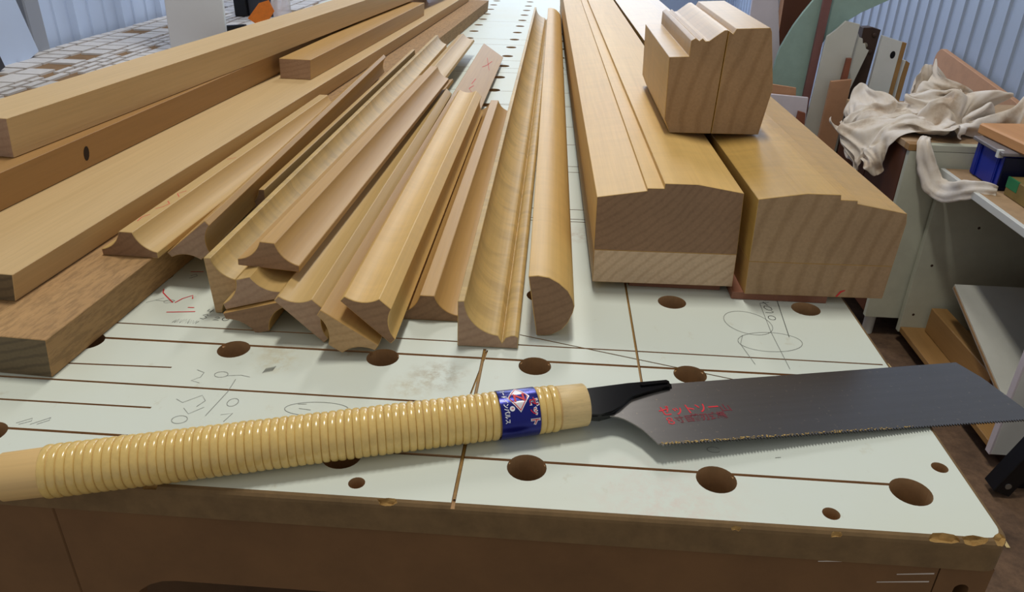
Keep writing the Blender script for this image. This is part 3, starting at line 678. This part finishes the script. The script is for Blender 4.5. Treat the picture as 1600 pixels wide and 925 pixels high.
# cloth heap: a rumpled sheet dropped on the cabinet top
def cloth_heap():
    def coll(lo, hi):
        bm = bmesh.new(); add_box(bm, lo, hi); bmesh.ops.subdivide_edges(bm, edges=bm.edges[:], cuts=6, use_grid_fill=True)
        o = link('collider', finish(bm, 'collider', CLOTH)); o.modifiers.new('c', 'COLLISION'); o.collision.thickness_outer = .003; o.collision.cloth_friction = 40; return o
    cs = [coll((.947, 1.762, TZ-.5), (1.56, 2.29, TZ-.3)), coll((1.14, 1.99, TZ-.3), (1.30, 2.16, TZ-.235))]
    bm = bmesh.new(); n = 62; bmesh.ops.create_grid(bm, x_segments=n, y_segments=n, size=.5)
    for v in bm.verts:
        u, w_ = v.co.x+.5, v.co.y+.5
        x = .845+.465*u; y = 1.835+.34*w_; q = Vector((u*2.2, w_*2.2, 3.1))
        z = .075+.16*noise.noise(q*1.3)+.10*noise.noise(q*2.6+Vector((9, 1, 2)))+.035*math.sin(w_*34+2*math.sin(u*6))*(.4+u)
        x += .05*noise.noise(q*1.7+Vector((3, 0, 0))); y += .06*noise.noise(q*1.9+Vector((0, 7, 0)))
        v.co = Vector((x, y, TZ-.3+max(.006, z+.09)))
    o = link('drop_cloth', finish(bm, 'drop_cloth', CLOTH))
    md = o.modifiers.new('cloth', 'CLOTH'); st = md.settings; cc = md.collision_settings
    st.quality = 4; st.mass = .25; st.tension_stiffness = 8; st.compression_stiffness = 3; st.shear_stiffness = 1.5; st.bending_stiffness = .05; st.air_damping = 2
    cc.use_self_collision = True; cc.self_distance_min = .006; cc.distance_min = .004; cc.self_friction = 20; cc.collision_quality = 2
    md.point_cache.frame_start = 1; md.point_cache.frame_end = 30
    for f in range(1, 27): scene.frame_set(f)
    me = bpy.data.meshes.new_from_object(o.evaluated_get(bpy.context.evaluated_depsgraph_get()))
    scene.frame_set(1); bpy.data.objects.remove(o)
    for c in cs: bpy.data.objects.remove(c)
    me.name = 'drop_cloth'; me.shade_smooth(); return me
dc = tag(link('drop_cloth', cloth_heap()), 'crumpled soiled calico cloth heaped on the cabinet and hanging over its side', 'cloth')
so = dc.modifiers.new('thick', 'SOLIDIFY'); so.thickness = .0018
sm = dc.modifiers.new('relax', 'SMOOTH'); sm.factor = .5; sm.iterations = 3
ss = dc.modifiers.new('smooth', 'SUBSURF'); ss.levels = ss.render_levels = 2
def cloth_strip():
    path = [Vector(p) for p in ((1.005, 1.80, -.287), (.982, 1.762, -.289), (.984, 1.742, -.320), (.998, 1.734, -.360), (1.012, 1.705, -.392), (1.020, 1.650, -.392), (1.028, 1.590, -.366), (1.055, 1.555, -.350), (1.085, 1.545, -.3515))]
    wid = [.020, .030, .040, .050, .056, .056, .050, .040, .024]; bm = bmesh.new(); rows = []
    n = 40; view = Vector((-.45, -.8, .35)).normalized()
    def at(t):
        k = min(int(t), len(path)-2); f = t-k; P = [path[max(0, k-1)], path[k], path[k+1], path[min(len(path)-1, k+2)]]
        c = .5*((2*P[1])+(P[2]-P[0])*f+(2*P[0]-5*P[1]+4*P[2]-P[3])*f*f+(3*P[1]-P[0]-3*P[2]+P[3])*f**3)
        return c, wid[k]*(1-f)+wid[k+1]*f
    for i in range(n+1):
        t = i/n*(len(path)-1.001); c, w_ = at(t); c2, _ = at(min(t+.05, len(path)-1.0005)); c1, _ = at(max(t-.05, 0)); tan = (c2-c1).normalized()
        side = tan.cross(view).normalized(); row = []
        for j in range(11):
            u = j/10-.5; rag = 1+.12*noise.noise(Vector((i*.5, 3*u, 7)))
            p = c + side*u*w_*rag + view*(.002*math.cos(u*5)+.003*math.sin(u*13+i*.22)+.005*noise.noise(Vector((i*.3, j*.5, 2))))
            row.append(bm.verts.new((p.x, p.y, p.z+TZ)))
        rows.append(row)
    for a, b in zip(rows, rows[1:]):
        for j in range(10): bm.faces.new((a[j], a[j+1], b[j+1], b[j]))
    return finish(bm, 'cloth_strip', CLOTH, 80)
cs = tag(link('cloth_strip', cloth_strip()), 'torn strip of calico trailing from the cabinet onto the white carcass', 'cloth')
so = cs.modifiers.new('thick', 'SOLIDIFY'); so.thickness = .0015
# rounded tan board against the wall
rbp = [(0, 0), (.72, 0), (.72, .53)] + [(.72-.05+.05*math.cos(math.radians(a)), .53+.05*math.sin(math.radians(a))) for a in (15, 30, 45, 60, 75, 90)] + [(.05+.05*math.cos(math.radians(a)), .60+.05*math.sin(math.radians(a))) for a in (90, 105, 120, 135, 150, 165, 180)]
rb = link('round_cornered_board', finish(prism_bm([(x, z) for x, z in rbp], .02, .002), 'round_cornered_board', [TANB, TANB], 30), None, (1.57, 3.12, .0), (0, math.radians(0), math.radians(-90)))
rb.scale = (1, 1, 1)
tag(rb, 'tan board with rounded corners standing against the ribbed wall behind the cloth', 'board')

# ------------------------------------------------------------------ offcuts standing behind the cabinet
def offcut(name, label, pts, y, th, mats, cat='board'):
    o = poly_plate(name, [(x, z) for x, z in pts], 0, th, mats, None, (0, y, TZ)); return tag(o, label, cat, 'offcuts standing behind the rail blanks')
F = -.8995
offcut('panel_offcut', 'tall pale lilac panel standing leftmost of the offcuts', [(.646, .30), (.66, F), (.87, F), (.81, -.354), (.768, -.176), (.737, -.028), (.71, .30)], 2.55, .016, [LAVW, LAVW])
offcut('panel_offcut', 'brown-edged board peeping out between the lilac panel and the green arc', [(.785, F), (.95, F), (.90, .2), (.765, .2)], 2.60, .05, [TANB, DBROWN])
offcut('panel_offcut', 'white sheet standing behind the lilac panel', [(.70, F), (.80, F), (.775, .25), (.72, .25)], 2.68, .01, [WHITE, WHITE])
arcp = [(.860, .030), (.828, -.014), (.801, -.055), (.777, -.097), (.759, -.139), (.746, -.171), (.738, -.214), (.735, -.26), (.745, -.334), (.86, F), (.94, F), (.86, -.334), (.868, -.22), (.880, -.16), (.891, -.135), (.907, -.113), (.943, -.082), (.988, -.05), (1.071, -.007), (1.13, .02), (1.13, .12), (1.0, .11)]
offcut('curved_panel', 'sage green panel cut to a wide arc', arcp, 2.45, .016, [SAGE, SAGE])
offcut('board_strip', 'long mauve-brown strip standing across the green arc', [(.865, .15), (.892, .15), (.850, F), (.815, F)] if False else [(.862, .15), (.889, .15), (.879, -.01), (.872, -.327), (.850, F), (.825, F), (.846, -.328), (.852, -.011)], 2.425, .014, [MAUVE, MAUVE])
offcut('panel_offcut', 'off-white panel with a curved top edge right of the mauve strip', [(.865, -.42), (.82, F), (.90, F), (.924, -.427), (.958, -.271), (.971, -.186), (.976, -.080), (.929, -.071), (.901, -.102), (.878, -.121)], 2.398, .012, [OFFW, OFFW])
offcut('panel_offcut', 'off-white panel with a jagged broken top', [(.955, F), (1.0, F), (1.0, -.294), (1.033, -.165), (1.022, -.160), (1.016, -.146), (1.008, -.143), (1.004, -.128), (.992, -.124), (.986, -.112), (.955, -.115)], 2.425, .012, [OFFW, OFFW])
offcut('board_strip', 'short narrow red-brown strip in front of the off-white panel', [(.935, F), (.952, F), (.966, -.254), (.966, -.185), (.951, -.186), (.947, -.255)], 2.375, .016, [REDBR, REDBR])
offcut('panel_offcut', 'brown fibreboard panel standing beside the cabinet', [(.87, F), (.945, F), (.966, -.443), (.971, -.318), (.970, -.248), (.905, -.257), (.902, -.434)], 2.345, .016, [TANB, TANB])
offcut('panel_offcut', 'low pale lilac panel in front of the green arc', [(.704, -.296), (.68, F), (.80, F), (.831, -.382), (.826, -.303)], 2.30, .012, [LAVW, LAVW])
offcut('board_strip', 'short salmon-brown strip above the low lilac panel', [(.700, -.268), (.70, F), (.76, F), (.792, -.305), (.788, -.278)], 2.325, .012, [TANB, TANB])
offcut('board_strip', 'small brown stub beside the low lilac panel', [(.797, -.344), (.77, F), (.80, F), (.825, -.388), (.821, -.350)], 2.28, .012, [REDBR, REDBR])
post = tag(empty('turned_post', (0, 2.46, TZ)), 'dark stained carved post between the white offcuts', 'post')
poly_plate('shaft', [(1.0, F), (1.035, F), (1.060, -.32), (1.070, -.103), (1.040, -.096), (1.012, -.098), (1.012, -.32)], 0, .045, [VDARK, VDARK], post)
for k, (x, z, r) in enumerate(((1.028, -.155, .010), (1.048, -.175, .009), (1.052, -.120, .008))):
    bm = bmesh.new(); bmesh.ops.create_uvsphere(bm, u_segments=14, v_segments=8, radius=r)
    for v in bm.verts: v.co.y *= .5
    link('carved_boss', finish(bm, 'carved_boss', [VDARK if k else plain('brass_tack', (150, 140, 120), .4, .6)], 60), post, (x, -.002, z))
def drilled(name, label, pts, y, th, hole):
    o = offcut(name, label, pts, y, th, [WHITE, WHITE])
    if hole:
        bm = bmesh.new(); cyl(bm, hole[0], hole[1], hole[2], -.0003, .002, 20); bmesh.ops.transform(bm, matrix=Matrix.Rotation(math.pi/2, 4, 'X'), verts=bm.verts)
        for v in bm.verts: v.co.z = v.co.z
        h = link('drilled_hole', finish(bm, 'drilled_hole', [plain('hole_shadow_black', (10, 10, 20), .9)]), o); h['label'] = 'dark drilled hole'
    return o
w10 = tag(empty('panel_offcut', (0, 2.425, TZ)), 'white board with brown edging and a drilled hole', 'board', 'offcuts standing behind the rail blanks')
poly_plate('face', [(1.02, F), (1.118, F), (1.133, -.258), (1.136, -.135), (1.067, -.116), (1.060, -.32)], 0, .018, [WHITE, WHITE], w10)
poly_plate('edging', [(1.1365, -.135), (1.1335, -.258), (1.1185, F), (1.134, F), (1.148, -.258), (1.151, -.138)], 0, .018, [W_BROWN, W_BROWN], w10)
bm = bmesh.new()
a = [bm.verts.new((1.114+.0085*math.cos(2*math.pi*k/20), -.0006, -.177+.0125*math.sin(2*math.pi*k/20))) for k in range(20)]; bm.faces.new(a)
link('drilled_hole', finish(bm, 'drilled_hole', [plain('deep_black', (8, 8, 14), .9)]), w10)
w11 = tag(empty('panel_offcut', (0, 2.447, TZ)), 'small white board with brown edging, rightmost of the offcuts', 'board', 'offcuts standing behind the rail blanks')
poly_plate('face', [(1.1525, -.194), (1.1495, -.30), (1.13, F), (1.158, F), (1.168, -.255), (1.172, -.198)], 0, .016, [WHITE, WHITE], w11)
poly_plate('edging', [(1.173, -.198), (1.169, -.255), (1.159, F), (1.172, F), (1.185, -.254), (1.187, -.206)], 0, .016, [W_BROWN, W_BROWN], w11)

# ------------------------------------------------------------------ left side: cut-up table and what stands there
CT = TZ-.05
tb = tag(empty('cutting_table', (-.92, 1.8, 0)), 'table with a white surface cut into many small pieces along the left wall', 'table')
link('tabletop', box_mesh('tabletop', (-.195, -1.2, CT-.03), (.225, 1.6, CT-.004), plain('scarred_board', (136, 108, 78), .9, mottled=.4, mscale=40), .001), tb)
for dx in (-.17, .19):
    for dy in (-1.1, 1.5): link('leg', box_mesh('leg', (dx-.03, dy-.03, 0), (dx+.03, dy+.03, CT-.0302), APRON), tb)
unit = box_mesh('laminate_piece', (-.5, -.5, 0), (.5, .5, 1), [plain('cut_laminate', (208, 206, 206), .5, mottled=.2, mscale=6)], 0)
random.seed(3); cnt = 0
x = -.193
while x < .215 and cnt < 298:
    wd = random.choice((.022, .030, .042, .055, .060)); y = -.95 + random.uniform(0, .03)
    if x+wd > .222: wd = .222-x
    while y < 1.2 and cnt < 298:
        ln = random.uniform(.03, .075) if y < .6 else random.uniform(.05, .12)
        if random.random() > .11:
            o = link('laminate_piece', unit, tb, (x+wd/2, y+ln/2, CT-.004), (random.uniform(-.004, .004), random.uniform(-.006, .006), random.uniform(-.03, .03)))
            o.scale = (wd-.010*random.uniform(.5, 1.2), ln-.008*random.uniform(.6, 1.2), .0035+random.random()*.0008); cnt += 1
        y += ln
    x += wd
# white board standing on the cutting table
tag(link('standing_panel', box_mesh('standing_panel', (-.059, -.006, 0), (.059, .006, .75), plain('white_sheet_board', (214, 216, 222), .5), .0015), None, (-.755, 1.30, CT+.0005), (0, math.radians(2.5), math.radians(4))), 'plain white panel standing upright on the cut-up table', 'panel')
pst = tag(empty('steel_post', (-.905, 1.92, CT)), 'black steel post with a dark plate behind the white panel', 'post')
link('post', box_mesh('post', (-.018, -.018, .0005), (.018, .018, 1.1), BLACK, .002), pst)
link('plate', box_mesh('plate', (.0185, -.006, .0005), (.10, .006, .5), DGREY, .002), pst)
tag(link('orange_leaflet', finish(prism_bm([(-.03, .012), (.008, -.012), (.042, .032), (.030, .058), (.004, .050)], .0015, 0), 'orange_leaflet', [ORANGE, ORANGE]), None, (-.775, 1.70, CT+.0122)), 'orange printed leaflet propped up beside the black post', 'leaflet')
bm = bmesh.new(); bmesh.ops.create_grid(bm, x_segments=10, y_segments=10, size=.5)
for v in bm.verts: v.co = Vector((v.co.x*.05, .012*noise.noise(Vector((v.co.x*4, v.co.y*4, 1))), (v.co.y+.5)*.14))
fb = tag(link('plastic_bag', finish(bm, 'plastic_bag', [FILM], 60), None, (-.735, 1.76, CT+.0006)), 'crinkled clear plastic bag standing behind the orange leaflet', 'bag')
so = fb.modifiers.new('thick', 'SOLIDIFY'); so.thickness = .0006
cl = tag(empty('hand_clamp', (-.83, 1.62, CT+.0006)), 'small black clamp with a red tip on the cut-up table', 'clamp')
bar('body', (.0, 0, .010), (.05, 0, .014), .007, BLACK, cl); bar('tip', (-.022, 0, .008), (.0, 0, .010), .004, PRR, cl)
# things against the left wall at the frame edge
tag(link('trim_1', box_mesh('trim_1', (-1.134, 1.285, 0), (-1.105, 1.335, 3.4), plain('grey_wall_trim', (150, 156, 168), .5), .003)), kind='structure')
tag(link('gap_shade_sheet', box_mesh('gap_shade_sheet', (-1.134, 1.18, 0), (-1.125, 1.284, 3.4), DGREY, .001)), kind='structure')  # sheet coloured dark to stand for the shade in the gap beside the trim
lb = tag(link('leaning_sheet', box_mesh('leaning_sheet', (-.008, -.09, 0), (.008, .02, .30), LEFTW, .001), None, (-1.085, 1.235, CT+.003), (math.radians(16), 0, 0)), 'white sheet leaning on the left wall at the frame edge', 'board')
for k in range(3):
    tag(link('leaning_strip', box_mesh('leaning_strip', (-.004, -.012, 0), (.004, .012, .24), [DGREY, WHITE, DGREY][k], .001), None, (-1.075+.012*k, 1.065+.014*k, CT+.003), (math.radians(16), 0, 0)), ['dark strip leaning furthest left by the left wall', 'white strip leaning between two dark strips by the left wall', 'dark strip leaning nearest the white sheet by the left wall'][k], 'strip')
# wood shavings on the floor
random.seed(11)
chip = box_mesh('wood_shaving', (-.012, -.004, 0), (.012, .004, .002), SHAVE, .0006)
for x, y in ((.95, 1.75), (.98, 1.60), (1.0, 1.45), (.92, 1.30), (.97, .92), (1.0, 1.55)):
    tag(link('wood_shaving', chip, None, (x, y, .0005), (0, 0, random.uniform(0, 3))), 'pale wood shaving on the dusty floor beside the bench', 'shaving', 'shavings on the floor')
